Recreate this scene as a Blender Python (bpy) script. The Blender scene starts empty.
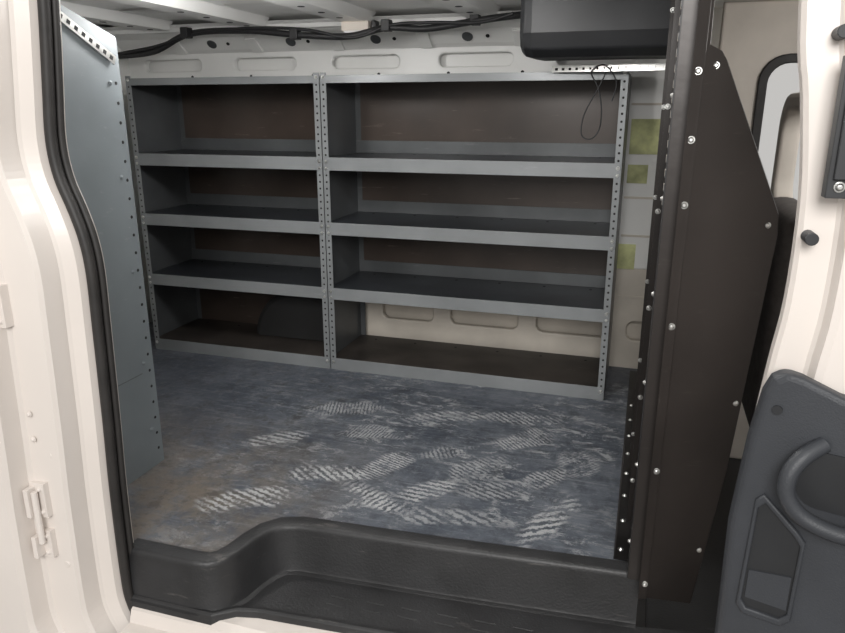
import bpy, bmesh, math, random
from mathutils import Vector, Matrix
random.seed(7)
scene = bpy.context.scene
try:
    scene.view_settings.view_transform = 'Standard'
except Exception as e:
    print(e)

# ------------------------------------------------------------ materials
def mat(name, col, rough=0.5, metal=0.0, nscale=6.0, namt=0.12, bump=0.0, bscale=60, scratch=0.0, scol=(0.6,0.6,0.6), spec=0.5):
    m = bpy.data.materials.new(name); m.use_nodes = True
    nt = m.node_tree; N = nt.nodes; L = nt.links
    b = N['Principled BSDF']
    b.inputs['Roughness'].default_value = rough
    b.inputs['Metallic'].default_value = metal
    b.inputs['Specular IOR Level'].default_value = spec
    tc = N.new('ShaderNodeTexCoord')
    n = N.new('ShaderNodeTexNoise'); n.inputs['Scale'].default_value = nscale; n.inputs['Detail'].default_value = 5
    L.new(tc.outputs['Object'], n.inputs['Vector'])
    r = N.new('ShaderNodeValToRGB')
    r.color_ramp.elements[0].position = 0.3; r.color_ramp.elements[1].position = 0.7
    r.color_ramp.elements[0].color = tuple(max(0, c*(1-namt)) for c in col)+(1,)
    r.color_ramp.elements[1].color = tuple(min(1, c*(1+namt)) for c in col)+(1,)
    L.new(n.outputs['Fac'], r.inputs['Fac'])
    out = r.outputs['Color']
    if scratch > 0:
        mp = N.new('ShaderNodeMapping'); mp.inputs['Scale'].default_value = (3, 9, 26); mp.inputs['Rotation'].default_value = (0.3, 0.5, 0.2)
        L.new(tc.outputs['Object'], mp.inputs['Vector'])
        n2 = N.new('ShaderNodeTexNoise'); n2.inputs['Scale'].default_value = 2.2; n2.inputs['Detail'].default_value = 8; n2.inputs['Roughness'].default_value = 0.7
        L.new(mp.outputs[0], n2.inputs['Vector'])
        r2 = N.new('ShaderNodeValToRGB'); r2.color_ramp.elements[0].position = 0.62; r2.color_ramp.elements[1].position = 0.75
        L.new(n2.outputs['Fac'], r2.inputs['Fac'])
        mu = N.new('ShaderNodeMath'); mu.operation = 'MULTIPLY'; mu.inputs[1].default_value = scratch
        L.new(r2.outputs['Color'], mu.inputs[0])
        mx = N.new('ShaderNodeMixRGB'); mx.inputs['Color2'].default_value = scol+(1,)
        L.new(mu.outputs[0], mx.inputs['Fac']); L.new(out, mx.inputs['Color1'])
        out = mx.outputs['Color']
    L.new(out, b.inputs['Base Color'])
    if bump > 0:
        n3 = N.new('ShaderNodeTexNoise'); n3.inputs['Scale'].default_value = bscale; n3.inputs['Detail'].default_value = 3
        L.new(tc.outputs['Object'], n3.inputs['Vector'])
        bp = N.new('ShaderNodeBump'); bp.inputs['Strength'].default_value = bump; bp.inputs['Distance'].default_value = 0.01
        L.new(n3.outputs['Fac'], bp.inputs['Height']); L.new(bp.outputs['Normal'], b.inputs['Normal'])
    return m

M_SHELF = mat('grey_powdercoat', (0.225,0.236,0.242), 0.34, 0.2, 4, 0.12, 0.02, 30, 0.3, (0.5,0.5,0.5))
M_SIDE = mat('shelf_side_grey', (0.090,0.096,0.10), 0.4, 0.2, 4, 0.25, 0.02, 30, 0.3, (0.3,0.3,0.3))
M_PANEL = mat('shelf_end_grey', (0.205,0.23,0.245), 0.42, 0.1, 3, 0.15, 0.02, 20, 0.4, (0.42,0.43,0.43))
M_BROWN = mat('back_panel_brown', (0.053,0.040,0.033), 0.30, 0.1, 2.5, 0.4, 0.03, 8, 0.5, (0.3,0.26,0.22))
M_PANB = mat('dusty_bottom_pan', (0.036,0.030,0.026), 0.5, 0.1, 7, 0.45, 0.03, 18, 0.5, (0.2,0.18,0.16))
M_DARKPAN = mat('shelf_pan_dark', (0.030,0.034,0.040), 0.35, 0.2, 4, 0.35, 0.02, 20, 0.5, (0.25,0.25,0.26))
M_WHITE = mat('white_body_paint', (0.84,0.84,0.82), 0.35, 0, 2, 0.04)
M_CREAM = mat('pillar_paint', (0.70,0.645,0.60), 0.30, 0, 2, 0.06)
M_BEIGE = mat('wall_primer_beige', (0.60,0.55,0.48), 0.5, 0, 5, 0.15)
M_BLACK = mat('black_plastic', (0.022,0.022,0.023), 0.45, 0, 8, 0.3, 0.12, 160, 0.6, (0.15,0.14,0.13))
M_BLACKC = mat('black_moulding', (0.018,0.019,0.021), 0.5, 0, 8, 0.2)
M_TRIM = mat('door_trim_plastic', (0.036,0.039,0.045), 0.5, 0, 8, 0.12, 0.12, 400)
M_RUBBER = mat('rubber_seal', (0.02,0.018,0.017), 0.55, 0, 20, 0.3)
M_BULK = mat('partition_bronze', (0.028,0.0235,0.0215), 0.34, 0.3, 3, 0.4, 0.05, 25, 0.25, (0.14,0.125,0.11))
M_BULK2 = mat('partition_dark', (0.020,0.018,0.018), 0.4, 0.3, 3, 0.3, 0.03, 25)
M_STEEL = mat('galvanised_steel', (0.62,0.62,0.6), 0.3, 0.9, 30, 0.15)
M_HOLE = mat('hole_dark', (0.01,0.01,0.01), 0.9, 0)
M_WIRE = mat('cable_black', (0.015,0.015,0.016), 0.5, 0)
M_YEL = mat('yellow_patch', (0.58,0.60,0.30), 0.6, 0, 14, 0.4)
M_SEAT = mat('seat_cloth', (0.10,0.09,0.085), 0.9, 0, 40, 0.2)
M_SEATL = mat('seat_vinyl_light', (0.70,0.64,0.57), 0.6, 0, 6, 0.1)
M_GROUND = mat('concrete', (0.25,0.24,0.23), 0.8, 0, 3, 0.2)
M_LENS = mat('lamp_lens', (0.85,0.85,0.85), 0.3, 0)

def glass():
    m = bpy.data.materials.new('window_glass'); m.use_nodes = True
    b = m.node_tree.nodes['Principled BSDF']
    b.inputs['Transmission Weight'].default_value = 1; b.inputs['Roughness'].default_value = 0.0
    b.inputs['IOR'].default_value = 1.05
    return m
M_GLASS = glass()

# ------------------------------------------------------------ builder
class MB:
    def __init__(s): s.v=[]; s.f=[]; s.m=[]; s.mats=[]
    def mi(s, m):
        if m not in s.mats: s.mats.append(m)
        return s.mats.index(m)
    def add(s, vs, fs, m):
        o=len(s.v); s.v+= [tuple(v) for v in vs]; i=s.mi(m)
        for f in fs: s.f.append([a+o for a in f]); s.m.append(i)
    def box(s, x0,x1,y0,y1,z0,z1, m):
        vs=[(x,y,z) for x in (x0,x1) for y in (y0,y1) for z in (z0,z1)]
        s.add(vs, [(0,1,3,2),(4,6,7,5),(0,4,5,1),(2,3,7,6),(0,2,6,4),(1,5,7,3)], m)
    def prism(s, pts, vec, m):
        n=len(pts); vec=Vector(vec)
        vs=[Vector(p) for p in pts]+[Vector(p)+vec for p in pts]
        fs=[list(range(n))[::-1], list(range(n,2*n))]+[(i,(i+1)%n,n+(i+1)%n,n+i) for i in range(n)]
        s.add(vs,fs,m)
    def loft(s, rings, m, closed=False):
        n=len(rings[0]); vs=[p for r in rings for p in r]; fs=[]
        for a in range(len(rings)-1):
            for i in range(n if closed else n-1):
                j=(i+1)%n
                fs.append((a*n+i,a*n+j,(a+1)*n+j,(a+1)*n+i))
        if closed:
            fs.append(list(range(n))[::-1]); fs.append([(len(rings)-1)*n+i for i in range(n)])
        s.add(vs,fs,m)
    def cyl(s, c, axis, r, h, m, n=10, r2=None):
        c=Vector(c); a=Vector(axis).normalized(); r2=r if r2 is None else r2
        u=a.orthogonal().normalized(); w=a.cross(u)
        r0=[c+(u*math.cos(t)+w*math.sin(t))*r for t in [2*math.pi*i/n for i in range(n)]]
        r1=[c+a*h+(u*math.cos(t)+w*math.sin(t))*r2 for t in [2*math.pi*i/n for i in range(n)]]
        s.loft([r0,r1],m,True)
    def bolt(s, c, axis, m=None, r=0.006):
        m=m or M_STEEL; a=Vector(axis).normalized()
        s.cyl(Vector(c)-a*0.001,a,r*1.25,0.002,m,12)
        s.cyl(Vector(c)+a*0.001,a,r,0.004,m,12,r*0.55)
    def hole(s, c, axis, r=0.0045, m=None):
        s.cyl(Vector(c)-Vector(axis)*0.001, axis, r, 0.0016, m or M_HOLE, 10)
    def obj(s, name, bevel=0.0, smooth=False, seg=2):
        me=bpy.data.meshes.new(name); me.from_pydata(s.v,[],s.f)
        for m in s.mats: me.materials.append(m)
        for p,i in zip(me.polygons,s.m): p.material_index=i
        bm=bmesh.new(); bm.from_mesh(me); bmesh.ops.recalc_face_normals(bm,faces=bm.faces); bm.to_mesh(me); bm.free()
        o=bpy.data.objects.new(name,me); scene.collection.objects.link(o)
        if smooth:
            for p in me.polygons: p.use_smooth=True
        if bevel>0:
            b=o.modifiers.new('bevel','BEVEL'); b.width=bevel; b.segments=seg; b.limit_method='ANGLE'; b.angle_limit=math.radians(40)
            b.harden_normals=False
        return o

def catmull(pts, k=8):
    pts=[Vector(p) for p in pts]; out=[]
    for i in range(len(pts)-1):
        p0=pts[max(i-1,0)];p1=pts[i];p2=pts[i+1];p3=pts[min(i+2,len(pts)-1)]
        for j in range(k):
            t=j/k
            out.append(0.5*((2*p1)+(p2-p0)*t+(2*p0-5*p1+4*p2-p3)*t*t+(3*p1-p0-3*p2+p3)*t**3))
    out.append(pts[-1]); return out

def tube(name, pts, r, m, k=8, cyclic=False, smooth=True):
    cu=bpy.data.curves.new(name,'CURVE'); cu.dimensions='3D'; cu.bevel_depth=r; cu.bevel_resolution=3; cu.use_fill_caps=True
    P=catmull(pts,k) if k>1 else [Vector(p) for p in pts]
    sp=cu.splines.new('POLY'); sp.points.add(len(P)-1)
    for q,p in zip(sp.points,P): q.co=(*p,1)
    sp.use_cyclic_u=cyclic
    tmp=bpy.data.objects.new('t',cu); scene.collection.objects.link(tmp)
    dg=bpy.context.evaluated_depsgraph_get()
    me=bpy.data.meshes.new_from_object(tmp.evaluated_get(dg)); bpy.data.objects.remove(tmp)
    me.materials.clear(); me.materials.append(m)
    for p in me.polygons: p.use_smooth=True; p.material_index=0
    o=bpy.data.objects.new(name,me); scene.collection.objects.link(o); return o

def rrect(x0,x1,y0,y1,r,n=6):
    pts=[]
    for cx,cy,a in ((x1-r,y1-r,0),(x0+r,y1-r,90),(x0+r,y0+r,180),(x1-r,y0+r,270)):
        for i in range(n+1):
            t=math.radians(a+90*i/n); pts.append((cx+r*math.cos(t),cy+r*math.sin(t)))
    return pts

def plate(name, outer, holes, thick, bev, m, M):
    """flat plate with cut-outs in local xy, placed by matrix M"""
    cu=bpy.data.curves.new(name,'CURVE'); cu.dimensions='2D'; cu.fill_mode='BOTH'
    cu.extrude=thick/2; cu.bevel_depth=bev; cu.bevel_resolution=2; cu.offset=-bev
    for loop in [outer]+holes:
        sp=cu.splines.new('POLY'); sp.points.add(len(loop)-1)
        for q,p in zip(sp.points,loop): q.co=(p[0],p[1],0,1)
        sp.use_cyclic_u=True
    tmp=bpy.data.objects.new('t',cu); scene.collection.objects.link(tmp)
    dg=bpy.context.evaluated_depsgraph_get()
    me=bpy.data.meshes.new_from_object(tmp.evaluated_get(dg)); bpy.data.objects.remove(tmp)
    me.transform(M)
    me.materials.clear(); me.materials.append(m)
    for p in me.polygons: p.material_index=0
    o=bpy.data.objects.new(name,me); scene.collection.objects.link(o); return o
XZ = lambda y: Matrix.Translation((0,y,0)) @ Matrix(((1,0,0,0),(0,0,-1,0),(0,1,0,0),(0,0,0,1)))  # local x->X, y->Z, z->-Y

def group(name, objs):
    e=bpy.data.objects.new(name,None); scene.collection.objects.link(e)
    for o in objs: o.parent=e
    return e

# ------------------------------------------------------------ floor
path=[(-1.14,1.20),(-.96,1.20),(-.915,1.207),(-.885,1.232),(-.868,1.27),(-.856,1.33),(-.842,1.372),(-.818,1.40),(-.780,1.413),(-.72,1.417),(-.4,1.436),(.062,1.472)]
def normals(p):
    out=[]
    for i in range(len(p)):
        a=Vector(p[max(i-1,0)]);b=Vector(p[min(i+1,len(p)-1)]); d=(b-a).normalized(); out.append(Vector((d.y,-d.x)))
    return out
nrm=normals(path)
def off(d,z): return [(p[0]+n.x*d,p[1]+n.y*d,z) for p,n in zip(path,nrm)]

def floor_mat():
    m=bpy.data.materials.new('rubber_floor_mat'); m.use_nodes=True
    nt=m.node_tree;N=nt.nodes;L=nt.links;b=N['Principled BSDF']
    tc=N.new('ShaderNodeTexCoord')
    def noise(scale,detail=6,rough=.6,mapping=None,dist=0,loc=None):
        n=N.new('ShaderNodeTexNoise'); n.inputs['Scale'].default_value=scale;n.inputs['Detail'].default_value=detail;n.inputs['Roughness'].default_value=rough;n.inputs['Distortion'].default_value=dist
        if mapping:
            mp=N.new('ShaderNodeMapping'); mp.inputs['Scale'].default_value=mapping[0]; mp.inputs['Rotation'].default_value=mapping[1]
            if loc: mp.inputs['Location'].default_value=loc
            L.new(tc.outputs['Object'],mp.inputs['Vector']); L.new(mp.outputs[0],n.inputs['Vector'])
        else: L.new(tc.outputs['Object'],n.inputs['Vector'])
        return n.outputs['Fac']
    def ramp(x,a,c):
        r=N.new('ShaderNodeValToRGB'); r.color_ramp.elements[0].position=a; r.color_ramp.elements[1].position=c
        L.new(x,r.inputs['Fac']); return r.outputs['Color']
    def math_(op,a,b_):
        q=N.new('ShaderNodeMath'); q.operation=op
        for i,x in enumerate((a,b_)):
            if isinstance(x,(int,float)): q.inputs[i].default_value=x
            else: L.new(x,q.inputs[i])
        return q.outputs[0]
    def mix(f,c1,c2):
        q=N.new('ShaderNodeMixRGB')
        for k,x in (('Fac',f),('Color1',c1),('Color2',c2)):
            if isinstance(x,tuple): q.inputs[k].default_value=x+(1,)
            elif isinstance(x,(int,float)): q.inputs[k].default_value=x
            else: L.new(x,q.inputs[k])
        return q.outputs['Color']
    c=mix(ramp(noise(4,9,.7),.38,.62),(0.050,0.060,0.079),(0.115,0.127,0.148))
    c=mix(math_('MULTIPLY',ramp(noise(13,7,.75),.48,.62),.65),c,(0.038,0.043,0.054))
    c=mix(math_('MULTIPLY',ramp(noise(30,7,.8,((1,1,1),(0,0,0)),0,(5,3,0)),.53,.66),.45),c,(0.22,0.23,0.24))
    s1=ramp(noise(2.6,9,.82,((1.4,20,1),(0,0,.35))),.54,.64)
    s2=ramp(noise(2.6,9,.82,((1.4,26,1),(0,0,-1.1))),.55,.66)
    s3=ramp(noise(2.2,9,.8,((1.2,22,1),(0,0,1.3))),.57,.66)
    c=mix(math_('MULTIPLY',s3,.6),c,(0.035,0.038,0.045))
    c=mix(math_('MULTIPLY',s1,.42),c,(0.25,0.26,0.27))
    c=mix(math_('MULTIPLY',s2,.42),c,(0.27,0.28,0.29))
    sp=N.new('ShaderNodeSeparateXYZ'); L.new(tc.outputs['Object'],sp.inputs[0])
    def mrange(x,a,b2):
        mr=N.new('ShaderNodeMapRange'); mr.inputs[1].default_value=a; mr.inputs[2].default_value=b2; L.new(x,mr.inputs[0]); return mr.outputs[0]
    d=math_('MULTIPLY',math_('MULTIPLY',mrange(sp.outputs[0],-.6,-1.1),mrange(sp.outputs[1],2.05,1.5)),ramp(noise(7,8,.75),.38,.56))
    c=mix(math_('MULTIPLY',d,.85),c,(0.15,0.125,0.098))
    c=mix(math_('MULTIPLY',math_('MULTIPLY',mrange(sp.outputs[0],-.6,-1.1),ramp(noise(16,8,.75),.52,.60)),.5),c,(0.035,0.03,0.028))
    # boot prints : lugged soles, mostly rubbed away
    tot=None
    nz=N.new('ShaderNodeTexNoise'); nz.inputs['Scale'].default_value=9; nz.inputs['Detail'].default_value=4; L.new(tc.outputs['Object'],nz.inputs['Vector'])
    prints=[(-.53,1.93,.45),(-.84,1.69,.25),(-.30,2.10,.75),(-.17,1.63,1.2),(-.80,1.99,-.15),(-.33,1.75,.5),(-.66,1.61,-.4),(-.60,2.19,.35),(-.13,1.99,1.4),(-1.07,1.87,.7),(-.42,1.85,1.0),(-.98,1.50,.5),(-.21,1.86,1.0),(-.52,1.70,.8),(-.95,2.15,.3),(-.45,1.57,.2),(-.68,1.80,1.2),(-.36,2.25,.2)]
    for k,(x,y,a) in enumerate(prints):
        lx=.10+.014*(k%4); ly=.040+.006*(k%3)
        mp=N.new('ShaderNodeMapping'); mp.vector_type='TEXTURE'
        mp.inputs['Location'].default_value=(x,y,0); mp.inputs['Rotation'].default_value=(0,0,a); mp.inputs['Scale'].default_value=(lx,ly,1)
        L.new(tc.outputs['Object'],mp.inputs['Vector'])
        ln=N.new('ShaderNodeVectorMath'); ln.operation='LENGTH'; L.new(mp.outputs[0],ln.inputs[0])
        rr_=math_('ADD',ln.outputs['Value'],math_('MULTIPLY',math_('SUBTRACT',nz.outputs['Fac'],.5),2.2))
        r=mrange(rr_,1.15,.75)
        mp2=N.new('ShaderNodeMapping'); mp2.vector_type='POINT'; mp2.inputs['Scale'].default_value=(1,.35,1) ; L.new(mp.outputs[0],mp2.inputs['Vector'])
        w=N.new('ShaderNodeTexWave'); w.wave_type='BANDS'; w.bands_direction='DIAGONAL' if k%2 else 'X'
        w.inputs['Scale'].default_value=2.2+.5*(k%3); w.inputs['Distortion'].default_value=6; w.inputs['Detail'].default_value=5; w.inputs['Detail Scale'].default_value=2.5; w.inputs['Detail Roughness'].default_value=.7
        L.new(mp2.outputs[0],w.inputs['Vector'])
        q=math_('MULTIPLY',r,ramp(w.outputs['Fac'],.25,.7))
        q=math_('MULTIPLY',q,(.6,1.0,.8,.85,.7)[k%5])
        tot=q if tot is None else math_('MAXIMUM',tot,q)
    tot=math_('MULTIPLY',tot,ramp(noise(12,8,.85,((1,1,1),(0,0,0)),0,(1,2,0)),.41,.52))
    c=mix(math_('MULTIPLY',tot,.95),c,(0.42,0.43,0.43))
    sc=math_('MULTIPLY',ramp(noise(11,9,.85,((1,2.0,1),(0,0,.7)),.5),.52,.59),ramp(noise(3,4),.42,.54))
    sc=math_('MULTIPLY',sc,mrange(sp.outputs[0],-1.7,-.7))
    c=mix(math_('MULTIPLY',sc,.7),c,(0.38,0.39,0.39))
    L.new(c,b.inputs['Base Color'])
    rr=N.new('ShaderNodeMapRange'); rr.inputs[3].default_value=.36; rr.inputs[4].default_value=.62; L.new(noise(9,5),rr.inputs[0]); L.new(rr.outputs[0],b.inputs['Roughness'])
    bp=N.new('ShaderNodeBump'); bp.inputs['Strength'].default_value=.4; bp.inputs['Distance'].default_value=.008
    L.new(noise(18,7,.65),bp.inputs['Height']); L.new(bp.outputs['Normal'],b.inputs['Normal'])
    return m
M_FLOOR=floor_mat()
b=MB()
front=off(-.036,0.0)
loop=[(-2.34,1.236,0),(-1.16,1.24,0)]+front+[(.0615,2.88,0),(-2.34,2.88,0)]
b.prism(loop,(0,0,-.03),M_FLOOR)
b.obj('floor')

# step well of the side door
b=MB()
prof=[(-.048,.0005),(-.044,.005),(-.008,.006),(-.003,.004),(.0,-.001),(.002,-.008),(.010,-.115),(.013,-.121),(.024,-.125)]
b.loft([off(d,z) for d,z in prof],M_BLACK)
o1=b.obj('step_riser',smooth=True)
es=o1.modifiers.new('split','EDGE_SPLIT'); es.split_angle=math.radians(38)
b=MB()
tread=[p for p in off(.015,-.125)][3:]
b.prism(tread+[(.35,1.50,-.125),(.35,1.30,-.125),(-.80,1.235,-.125),(-.862,1.222,-.125)],(0,0,-.02),M_BLACK)
lip=[(-1.13,1.188),(-.90,1.188),(-.855,1.222),(-.80,1.235),(-.4,1.262),(.35,1.315)]
ln=normals(lip)
b.loft([[(p[0]+n.x*d,p[1]+n.y*d,z) for p,n in zip(lip,ln)] for d,z in ((-.012,-.125),(-.010,-.117),(0,-.116),(.006,-.12),(.012,-.145),(.014,-.2))],M_BLACK)
for i in range(9):
    x=-.66+.09*i; b.box(x,x+.05,1.30+.06*(x+.8),1.304+.06*(x+.8),-.126,-.1225,M_BLACK)
    b.box(x,x+.05,1.33+.06*(x+.8),1.334+.06*(x+.8),-.126,-.1225,M_BLACK)
o2=b.obj('tread',.002)
group('step_well',[o1,o2])

# door sill (painted)
b=MB()
rings=[]
for x in [-1.12,-.9,-.7,-.3,.1,.5,1.2]:
    rings.append([(x,1.26,-.135),(x,1.19,-.135),(x,1.17,-.145),(x,1.16,-.175),(x,1.10,-.18),(x,1.08,-.19),(x,1.07,-.26),(x,1.10,-.5)])
b.loft(rings,M_CREAM)
b.obj('trim_1',smooth=False)

# ------------------------------------------------------------ shelving units
YF=2.5; YB=2.83
LV=[0.0,.30,.562,.811,1.128]   # underside of each lip
TOP=[.05,.348,.611,.86,1.155]
def shelving(name,x0,x1,closed_bottom):
    b=MB(); w=.024
    for x,s in ((x0,1),(x1,-1)):
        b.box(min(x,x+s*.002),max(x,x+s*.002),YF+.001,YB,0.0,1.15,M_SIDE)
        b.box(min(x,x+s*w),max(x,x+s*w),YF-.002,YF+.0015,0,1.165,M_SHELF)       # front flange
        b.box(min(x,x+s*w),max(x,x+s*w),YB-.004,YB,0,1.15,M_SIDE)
        z=.03
        while z<1.14:
            b.hole((x+s*w*.5,YF-.002,z),(0,-1,0),.004); z+=.0254
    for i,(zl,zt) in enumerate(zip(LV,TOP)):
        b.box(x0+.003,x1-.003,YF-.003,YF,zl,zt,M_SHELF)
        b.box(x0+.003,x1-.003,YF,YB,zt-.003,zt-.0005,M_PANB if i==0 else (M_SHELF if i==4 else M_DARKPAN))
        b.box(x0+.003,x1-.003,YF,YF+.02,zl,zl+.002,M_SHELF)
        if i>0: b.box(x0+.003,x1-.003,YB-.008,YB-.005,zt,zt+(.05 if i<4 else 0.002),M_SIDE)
        n=int((x1-x0)/.17)
        for k in range(n):
            xx=x0+(x1-x0)*(k+.5)/n; b.cyl((xx,YB-.05,zt-.0006),(0,0,1),.006,.0008,M_HOLE,8)
        for xx in (x0+.012,x1-.012):
            b.bolt((xx,YF-.003,(zl+zt)/2+.008),(0,-1,0),r=.0055)
            if i<4 and i>0: b.bolt((xx,YF-.003,zl+.008),(0,-1,0),r=.0045)
    for i in range(4):
        if i==0 and not closed_bottom: continue
        z0=TOP[i]; z1=LV[i+1]
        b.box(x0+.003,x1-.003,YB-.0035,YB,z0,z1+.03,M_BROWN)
    return b.obj(name,.0008,seg=1)
shelving('shelving_unit',-2.05,-1.190,True)
shelving('shelving_unit',-1.186,-.085,False)

# near-side shelving unit, seen from its end
b=MB()
X=-1.345; Y1=1.62
def ez(y): return 1.215+(1.62-y)*.32
poly=[(X,Y1,.0),(X,Y1,1.215),(X,1.26,ez(1.26)),(X,1.26,.0)]
b.prism(poly,(-.003,0,0),M_PANEL)
b.box(X-.035,X,Y1-.001,Y1+.002,0,1.21,M_PANEL)
z=.05
while z<1.19:
    b.hole((X+.0005,Y1-.018,z),(1,0,0),.0045)
    z+=.05
for z in (.12,.33,.60,.86,1.10): b.bolt((X+.001,Y1-.04,z),(1,0,0),M_PANEL,.005)
b.box(X,X+.0012,1.28,Y1-.05,.30,.302,M_SIDE)
for z0,z1 in ((0,.05),(.30,.35),(.56,.61),(.81,.86),(1.10,1.15)):
    b.box(-2.2,X-.004,Y1-.002,Y1+.001,z0,z1,M_SHELF)
    b.box(-2.2,X-.004,1.28,Y1-.002,z1-.003,z1,M_DARKPAN)
b.box(-2.2,X-.004,1.262,1.266,0,1.15,M_BROWN)
b.box(-2.203,-2.2,1.27,Y1,0,1.2,M_SHELF)
b.obj('shelving_unit',.001,seg=1)
# slotted bracket on top of it
b=MB()
p0=Vector((X+.006,1.60,1.155)); p1=Vector((X+.006,1.40,1.262)); d=(p1-p0); n=d.normalized(); u=Vector((0,-n.z,n.y))*.011
b.prism([p0-u,p1-u,p1+u,p0+u],(.002,0,0),M_STEEL)
for i in range(9):
    c=p0+d*(.06+.11*i); 
    b.prism([c-u*.45-n*.004,c-u*.45+n*.007,c+u*.45+n*.007,c+u*.45-n*.004],(.0026,0,0),M_HOLE)
b.obj('slotted_bracket')

# ------------------------------------------------------------ walls
wy=2.90
b=MB(); b.box(-2.34,.10,wy+.03,wy+.05,-.3,.40,M_BEIGE); b.box(-2.34,.22,wy+.03,wy+.05,.40,1.4,M_WHITE)
back=b.obj('wall_inner_skin')
outer=[(-2.34,-.02),(.12,-.02),(.12,.42),(-2.34,.42)]
holes=[rrect(x,x+w_,.12,.20,.03) for x,w_ in ((-1.10,.24),(-.78,.30),(-.40,.30),(-.03,.12),(-1.5,.3),(-1.95,.3))]
lower=plate('lower_pressing',outer,holes,.02,.006,M_BEIGE,XZ(wy))
outer=[(-2.34,.42),(.12,.42),(.12,1.30),(-2.34,1.30)]
holes=[rrect(-2.25+.47*i,-2.25+.47*i+.30,1.20,1.25,.022) for i in range(5)]
upper=plate('upper_pressing',outer,holes,.02,.006,M_WHITE,XZ(wy))
b=MB()
for x in (-1.0,-.62,-.2): b.cyl((x,wy-.014,.29),(0,1,0),.008,.004,M_HOLE,12)
for x in (-.82,-.44,-.06): b.cyl((x,wy-.014,.16),(0,1,0),.008,.004,M_HOLE,12)
for i in range(7): b.cyl((-2.0+.3*i,wy-.0175,1.175),(0,1,0),.007,.004,M_HOLE,12)
prof=[(2.89,1.27),(2.86,1.285),(2.80,1.33),(2.74,1.345),(2.70,1.345),(2.69,1.36),(2.66,1.37)]
b.loft([[(x,y,z) for y,z in prof] for x in (-2.34,.12)],M_WHITE)
for i in range(6):   # pressed ribs on the cant rail
    x=-2.05+.38*i
    b.prism([(x,2.868,1.277),(x+.05,2.868,1.277),(x+.05,2.80,1.326),(x,2.80,1.326)],(0,-.008,-.008),M_WHITE)
    b.cyl((x+.2,2.83,1.307),(0,-1,-1),.022,.004,M_SIDE,16)
    b.cyl((x+.28,2.83,1.307),(0,-1,-1),.008,.004,M_HOLE,12)
cant=b.obj('cant_rail',.003)
b=MB()
for z0,z1,x0,x1 in ((.87,1.0,-.075,.03),(.76,.83,-.075,.0),(.42,.52,-.09,-.02)):
    b.box(x0,x1,wy-.022,wy-.018,z0,z1,M_YEL)  # muted yellow patches on the wall beside the shelving
for z in (.30,.55,.70,1.05):
    b.box(-.08,.05,wy-.020,wy-.016,z,z+.008,M_BEIGE)
yel=b.obj('yellow_patches')
# wheel arch bulging from the side wall into the lower rear bay
b=MB()
rings=[]
for yy,s in ((2.825,1.0),(2.72,1.0),(2.69,.96),(2.68,.88)):
    rings.append([(-1.42+.23*s*math.cos(math.radians(a)),yy,.052+.22*s*math.sin(math.radians(a))) for a in range(0,181,9)])
b.loft(rings,M_HOLE); 
b.add(rings[-1],[list(range(len(rings[-1])))],M_HOLE)
arch=b.obj('wheel_arch',smooth=True)
group('wall_back',[back,lower,upper,cant,yel,arch])
b=MB(); b.box(-2.38,-2.34,1.15,2.95,-.1,1.4,M_WHITE); b.obj('wall_left')
b=MB(); b.box(-2.34,-1.24,1.20,1.235,-.1,1.4,M_WHITE); b.obj('wall_near')

# ceiling with ribs
b=MB()
b.box(-2.38,1.3,1.15,2.95,1.385,1.41,M_WHITE)
def rib(xc,w=.07,h=.035):
    prof=[(xc-w,1.385),(xc-w*.7,1.385-h),(xc+w*.7,1.385-h),(xc+w,1.385)]
    b.loft([[(x,y,z) for x,z in prof] for y in (1.2,2.68)],M_WHITE)
for xc in (-2.0,-1.55,-1.1,-.62,-.2): rib(xc)
for xc in (-1.78,-1.33,-.86,-.4):
    for yy in (1.4,1.7,2.0,2.3): 
        b.loft([[(xc-.12,y,1.385),(xc-.1,y,1.378),(xc+.1,y,1.378),(xc+.12,y,1.385)] for y in (yy,yy+.18)],M_WHITE)
for xc in (-2.0,-1.55,-1.1,-.62,-.2):
    for yy in (2.2,2.35,2.5,2.62): b.cyl((xc,yy,1.351),(0,0,-1),.012,.002,M_HOLE,12)
b.obj('ceiling')
b=MB(); b.box(-1.14,-1.03,2.60,2.66,1.315,1.35,M_SEATL); b.box(-1.13,-1.04,2.598,2.65,1.308,1.318,M_LENS); b.box(-1.02,-1.0,2.6,2.64,1.31,1.35,M_WIRE)
b.obj('interior_lamp',.005)

# wiring harness
parts=[]
hp=[(-2.2,2.62,1.25),(-1.98,2.60,1.262),(-1.8,2.60,1.325),(-1.55,2.60,1.33),(-1.3,2.58,1.305),(-1.1,2.58,1.295),(-.95,2.58,1.320),(-.8,2.58,1.312),(-.62,2.57,1.33),(-.5,2.56,1.34),(-.42,2.60,1.35)]
parts.append(tube('main_loom',hp,.012,M_WIRE))
parts.append(tube('loom_branch',[(x+.02,y-.014,z+.006+.014*math.sin(i*2.1)) for i,(x,y,z) in enumerate(hp[:-1])],.006,M_WIRE))
b=MB()
for x,z in ((-1.8,1.325),(-1.32,1.307),(-.95,1.325),(-.62,1.335)): b.box(x-.016,x+.016,2.56,2.60,z-.018,z+.022,M_WIRE)
parts.append(b.obj('loom_clips',.003))
group('wiring_harness',parts)

# overhead storage bin (black moulded)
b=MB()
rings=[]
for x,s in ((-.40,.8),(-.385,.95),(-.36,1.0),(-.1,1.0),(.035,1.02)):
    zc=1.27
    pr=[(2.2,.10),(2.2,-.02),(2.22,-.065),(2.27,-.085),(2.5,-.08),(2.53,-.06),(2.535,.10)]
    rings.append([(x,2.385+(y-2.385)*s,zc+z*s) for y,z in pr])
b.loft(rings,M_BLACKC,True)
b.obj('overhead_storage_bin',.006)

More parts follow.
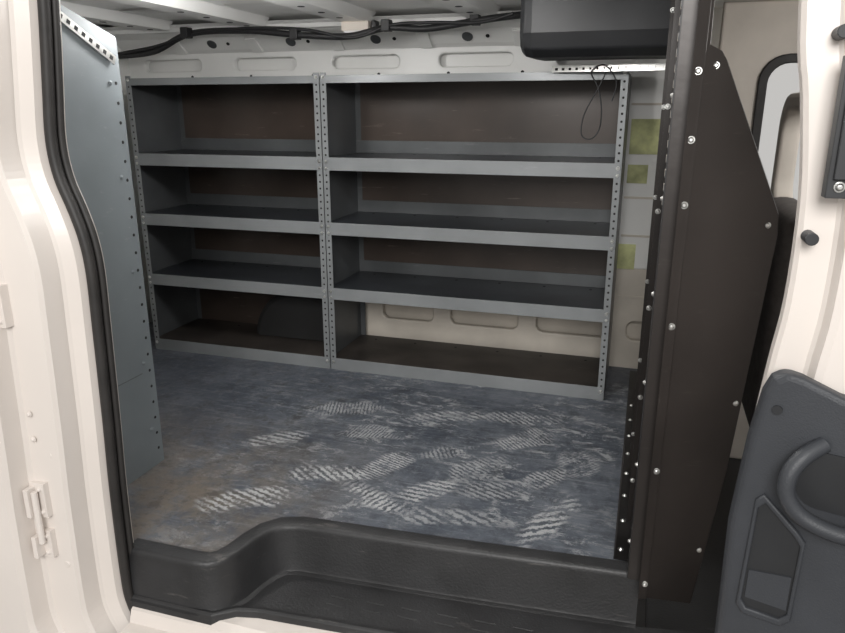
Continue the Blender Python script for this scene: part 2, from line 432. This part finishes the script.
# slotted strap & hanging wire
b=MB()
b.prism([(-.33,2.47,1.152),(.05,2.40,1.150),(.05,2.40,1.170),(-.33,2.47,1.172)],(0,.002,0),M_STEEL)
for i in range(17):
    x=-.32+.0225*i; y=2.47-.07*(x+.33)/.39-.0008
    b.box(x,x+.010,y-.001,y+.002,1.157,1.165,M_HOLE)
b.obj('mounting_strap')
tube('hanging_wire',[(-.15,2.44,1.16),(-.17,2.44,1.11),(-.215,2.45,1.02),(-.22,2.45,.955),(-.19,2.45,.94),(-.165,2.45,.97),(-.16,2.44,1.03),(-.175,2.44,1.10),(-.20,2.44,1.15),(-.16,2.43,1.17),(-.12,2.44,1.12),(-.13,2.44,1.06)],.0022,M_WIRE)

# ------------------------------------------------------------ partition
b=MB()
zs=(0,1.38)
pts=[]; y=1.47; k=0
while y<2.80:
    x=.055 if k%2 else .075
    pts.append((x,y)); pts.append((x,y+.12)); y+=.15; k+=1
b.loft([[(x,y,z) for x,y in pts] for z in zs],M_BULK2)
b.loft([[(x+.004,y,z) for x,y in pts] for z in zs],M_BULK2)
for yy,d in ((2.35,.03),(1.98,.035),(1.70,.03)):
    b.box(.055-d,.058,yy,yy+.003,0,1.38,M_BULK)
    b.box(.052,.0545,yy-.05,yy,0,1.38,M_BULK2)
    for i in range(6): b.bolt((.052-d+.008,yy-.001,.12+.23*i),(0,-1,0),r=.005)
b.box(.036,.072,1.455,1.458,0,1.38,M_BULK)
b.box(.069,.072,1.455,1.56,0,1.38,M_BULK)
b.box(.034,.037,1.458,1.53,0,1.38,M_BULK2)
z=.85
while z<1.36:
    b.box(.0325,.0345,1.475,1.481,z,z+.014,M_SIDE); b.box(.0325,.0345,1.50,1.506,z,z+.014,M_SEATL); z+=.028
for i in range(7): b.bolt((.034,1.515,.06+.2*i),(-1,0,0),r=.0055)
b.box(.0,.06,1.52,2.84,.001,.004,M_BULK2)
b.box(.0,.003,1.52,1.62,.001,.30,M_BULK2)
for i in range(8): b.bolt((.015,1.56+.13*i,.004),(0,0,1),r=.0055)
main=b.obj('main_sheet')
b=MB()
def wy_(x): return 1.425+(x-.07)*.35
wing=[(.066,-.02),(.175,-.04),(.215,.30),(.250,.80),(.246,.84),(.118,1.12),(.108,1.135),(.088,1.145),(.084,1.38),(.066,1.38)]
b.prism([(x,wy_(x),z) for x,z in wing],(0,.003,0),M_BULK)
b.prism([(.060,1.418,-.02),(.078,1.423,-.02),(.082,1.425,1.38),(.060,1.418,1.38)],(0,-.0025,0),M_BULK)
edge=wing[1:7]
b.loft([[(x,wy_(x),z) for x,z in edge],[(x+.004,wy_(x)+.028,z) for x,z in edge]],M_BULK2)
for z in (.02,.30,.62,.86,.98,1.10): b.bolt((.071,1.4185,z),(0,-1,0),r=.006)
for x,z in ((.113,1.11),(.24,.82),(.19,.10),(.225,.45)): b.bolt((x-.012,wy_(x)-.003,z),(0,-1,0),r=.0055)
wingo=b.obj('wing_panel',.0008,seg=1)
group('cargo_partition',[main,wingo])

# ------------------------------------------------------------ cab behind partition
parts=[]
outer=[(.20,-.3),(1.35,-.3),(1.35,1.385),(.20,1.385)]
wloop=rrect(.36,1.15,.42,1.19,.07)
parts.append(plate('door_skin',outer,[wloop],.03,.008,M_SEATL,XZ(2.80)))
parts.append(plate('window_seal',rrect(.335,1.18,.395,1.215,.09),[rrect(.365,1.145,.425,1.185,.065)],.012,.004,M_RUBBER,XZ(2.775)))
b=MB(); b.box(.35,1.17,2.80,2.804,.41,1.2,M_GLASS); parts.append(b.obj('glass'))
group('window_1',parts)
b=MB(); b.box(.1,1.3,1.15,2.9,-.34,-.30,M_BLACK); b.box(1.3,1.33,1.15,2.95,-.34,.5,M_TRIM); b.obj('cab_floor')
# driver seat
b=MB()
b.box(.34,.46,1.98,2.46,.12,.78,M_SEAT); b.box(.40,.86,1.98,2.46,.0,.16,M_SEAT)
s1=b.obj('cushions',.05,True,4)
s2=plate('headrest_loop',rrect(1.78,2.34,.72,1.08,.10),[rrect(1.83,2.29,.77,1.03,.07)],.03,.014,M_SEATL,Matrix(((0,0,1,.40),(1,0,0,.12),(0,1,0,0),(0,0,0,1))))
b=MB(); 
for y in (2.15,2.29): b.cyl((.40,y,.72),(0,0,1),.007,.05,M_STEEL)
b.box(.42,.84,2.02,2.42,-.30,.01,M_BLACK)
s3=b.obj('frame')
group('van_seat',[s1,s2,s3])

# ------------------------------------------------------------ left door pillar
ed=[(1.6,-1.11),(1.4,-1.128),(1.23,-1.140),(1.08,-1.158),(.975,-1.170),(.90,-1.163),(.83,-1.138),(.77,-1.121),(.70,-1.114),(.583,-1.117),(.35,-1.125),(.169,-1.133),(-.05,-1.136),(-.134,-1.130),(-.2,-1.10),(-.26,-1.05)]
eds=[(p.y,p.x) for p in catmull([(z,x,0) for z,x in ed],5)]
cs=[(.0,1.225),(-.002,1.20),(-.012,1.185),(-.018,1.165),(-.040,1.150),(-.046,1.144),(-.050,1.100),(-.057,1.092),(-.125,1.080),(-.132,1.072),(-.136,1.03),(-.145,1.02),(-.55,.99)]
b=MB()
b.loft([[(x+dx,y,z) for dx,y in cs] for x,z in eds],M_CREAM)
pil=b.obj('pillar_skin',smooth=False)
b=MB()
for z in (.30,.02): b.cyl((-1.21,1.092,z),(0,-1,0),.010,.004,M_CREAM,16,.008)
def bracket(x0,x1,z0,z1,y=1.083):
    b.box(x0,x1,y-.012,y+.01,z0,z1,M_CREAM)
    b.box(x0+.004,x0+.016,y-.034,y-.01,z0+.008,z1-.008,M_CREAM)
    b.bolt((x1-.012,y-.012,z0+.014),(0,-1,0),M_CREAM,.006); b.bolt((x1-.012,y-.012,z1-.014),(0,-1,0),M_CREAM,.006)
bracket(-1.262,-1.222,.150,.235)
bracket(-1.262,-1.225,.045,.115)
bracket(-1.272,-1.235,.60,.69,1.072)
b.cyl((-1.238,1.06,.09),(0,0,1),.007,.13,M_CREAM,12)
for z in (.34,.40): b.bolt((-1.235,1.079,z),(0,-1,0),M_CREAM,.006)
stk=b.obj('hinge_brackets',.003)
sealp=[(x-.002,1.186,z) for x,z in eds]
seal=tube('door_seal',sealp,.012,M_RUBBER,1)
seal2=tube('door_seal_lip',[(x+.006,1.205,z) for x,z in eds],.008,M_RUBBER,1)
group('door_pillar',[pil,stk,seal,seal2])

# ------------------------------------------------------------ front door, opened
def dy(x): return 1.12-.12*(x-.2)
dl=[(1.6,.15),(1.17,.178),(1.05,.196),(.91,.212),(.76,.213),(.65,.203),(.45,.190),(.1,.185),(-.2,.19)]
dls=[(p.y,p.x) for p in catmull([(z,x,0) for z,x in dl],4)]
b=MB()
cs2=[(.012,.06),(0,.03),(0,.008),(.006,0),(.045,-.002),(.05,-.008),(.055,-.03),(.065,-.034),(.60,-.034)]
b.loft([[(x+dx,dy(x)+ddy,z) for dx,ddy in cs2] for x,z in dls],M_CREAM)
d1=b.obj('door_shell')
b=MB()
b.box(.228,.275,1.06,1.085,.92,1.10,M_BLACKC)
b.box(.234,.262,1.052,1.062,.945,1.06,M_BLACKC)
for x,z in ((.243,1.075),(.243,.935),(.27,.98)): b.bolt((x,1.059,z),(0,-1,0),M_STEEL,.006)
for x,z in ((.226,1.13),(.226,.86)): b.cyl((x,1.118,z),(0,-1,0),.009,.034,M_BLACKC,14)
d2=b.obj('latch_plate',.004)
def T(x,z,o=0.0): return (x+o*-.29, 1.075-.3*(x-.18)-o*.957, z)
b=MB()
oc=[(.186,-.1),(.176,.15),(.172,.40),(.182,.55),(.193,.63),(.202,.655),(.218,.668),(.24,.664),(.29,.645),(.45,.62),(.62,.62),(.62,-.1)]
b.prism([T(x,z) for x,z in oc],(.0,.035,0),M_TRIM)
d3=b.obj('trim_panel',.01,seg=4)
MT=Matrix(((1,0,-.29,0),(-.3,0,-.957,1.075+.3*.18),(0,1,0,0),(0,0,0,1)))
pocket_o=[(.196,.27),(.202,.46),(.212,.472),(.262,.425),(.274,.41),(.272,.27),(.260,.255),(.206,.255)]
cx=sum(p[0] for p in pocket_o)/8; cz=sum(p[1] for p in pocket_o)/8
pocket_i=[(cx+(x-cx)*.84,cz+(z-cz)*.88) for x,z in pocket_o]
d4=plate('pocket_rim',pocket_o,[pocket_i],.008,.003,M_TRIM,MT)
b=MB(); b.prism([T(x,z,.0015) for x,z in pocket_i],(0,.001,0),M_BLACKC)
b.prism([T(x,z,.004) for x,z in ((.207,.285),(.264,.285),(.264,.345),(.207,.335))],(0,.004,0),M_TRIM)
b.cyl(T(.212,.61,.0),(-.29,-.957,0),.007,.004,M_BLACKC,14)
d5=b.obj('pocket_inner')
d6=tube('pull_handle',[T(.275,.572,.0),T(.255,.556,.022),T(.242,.53,.035),T(.243,.497,.038),T(.262,.47,.035),T(.295,.455,.03),T(.33,.45,.02),T(.36,.46,0)],.0125,M_TRIM)
b=MB(); b.prism([T(x,z,.003) for x,z in rrect(.25,.40,.47,.56,.03)],(0,.003,0),M_BLACKC); d7=b.obj('handle_cup')
group('door_1',[d1,d2,d3,d4,d5,d6,d7])

# ground outside
b=MB(); b.box(-6,6,-6,6,-.66,-.60,M_GROUND); b.obj('ground')

# ------------------------------------------------------------ light
w=bpy.data.worlds.new('world'); scene.world=w; w.use_nodes=True
bg=w.node_tree.nodes['Background']; bg.inputs['Color'].default_value=(1.0,.98,.95,1); bg.inputs['Strength'].default_value=.68
def area(name,loc,target,size,energy,col=(1,1,1)):
    l=bpy.data.lights.new(name,'AREA'); l.size=size; l.energy=energy; l.color=col
    o=bpy.data.objects.new(name,l); scene.collection.objects.link(o); o.location=loc
    o.rotation_euler=(Vector(target)-Vector(loc)).to_track_quat('-Z','Y').to_euler(); return o
def point(name,loc,energy,r=.05,col=(1,1,1)):
    l=bpy.data.lights.new(name,'POINT'); l.energy=energy; l.color=col; l.shadow_soft_size=r
    o=bpy.data.objects.new(name,l); scene.collection.objects.link(o); o.location=loc; return o
area('outside_fill_light',(.2,-1.8,2.1),(-.9,2.4,.6),1.3,108,(1,.985,.965))  # added flash-like fill behind the camera, aimed into the cargo bay
point('cargo_fill_light',(-1.25,1.80,1.28),9,.05,(1,.98,.96))  # added fill kept out of view, brightens ceiling and upper wall
point('cargo_fill_light',(-.45,1.66,1.28),9,.05,(1,.98,.96))  # second added fill, evens the cargo bay lighting
point('cab_fill_light',(.8,1.9,1.25),8,.06,(1,.98,.96))  # added unseen fill to lift the cab interior

cam=bpy.data.cameras.new('camera'); co=bpy.data.objects.new('camera',cam); scene.collection.objects.link(co)
co.location=(0,0,1.033); co.rotation_euler=(math.radians(90-16.4),0,math.radians(17.5))
cam.sensor_width=36; cam.lens=702/845*36; cam.clip_start=.02
scene.camera=co
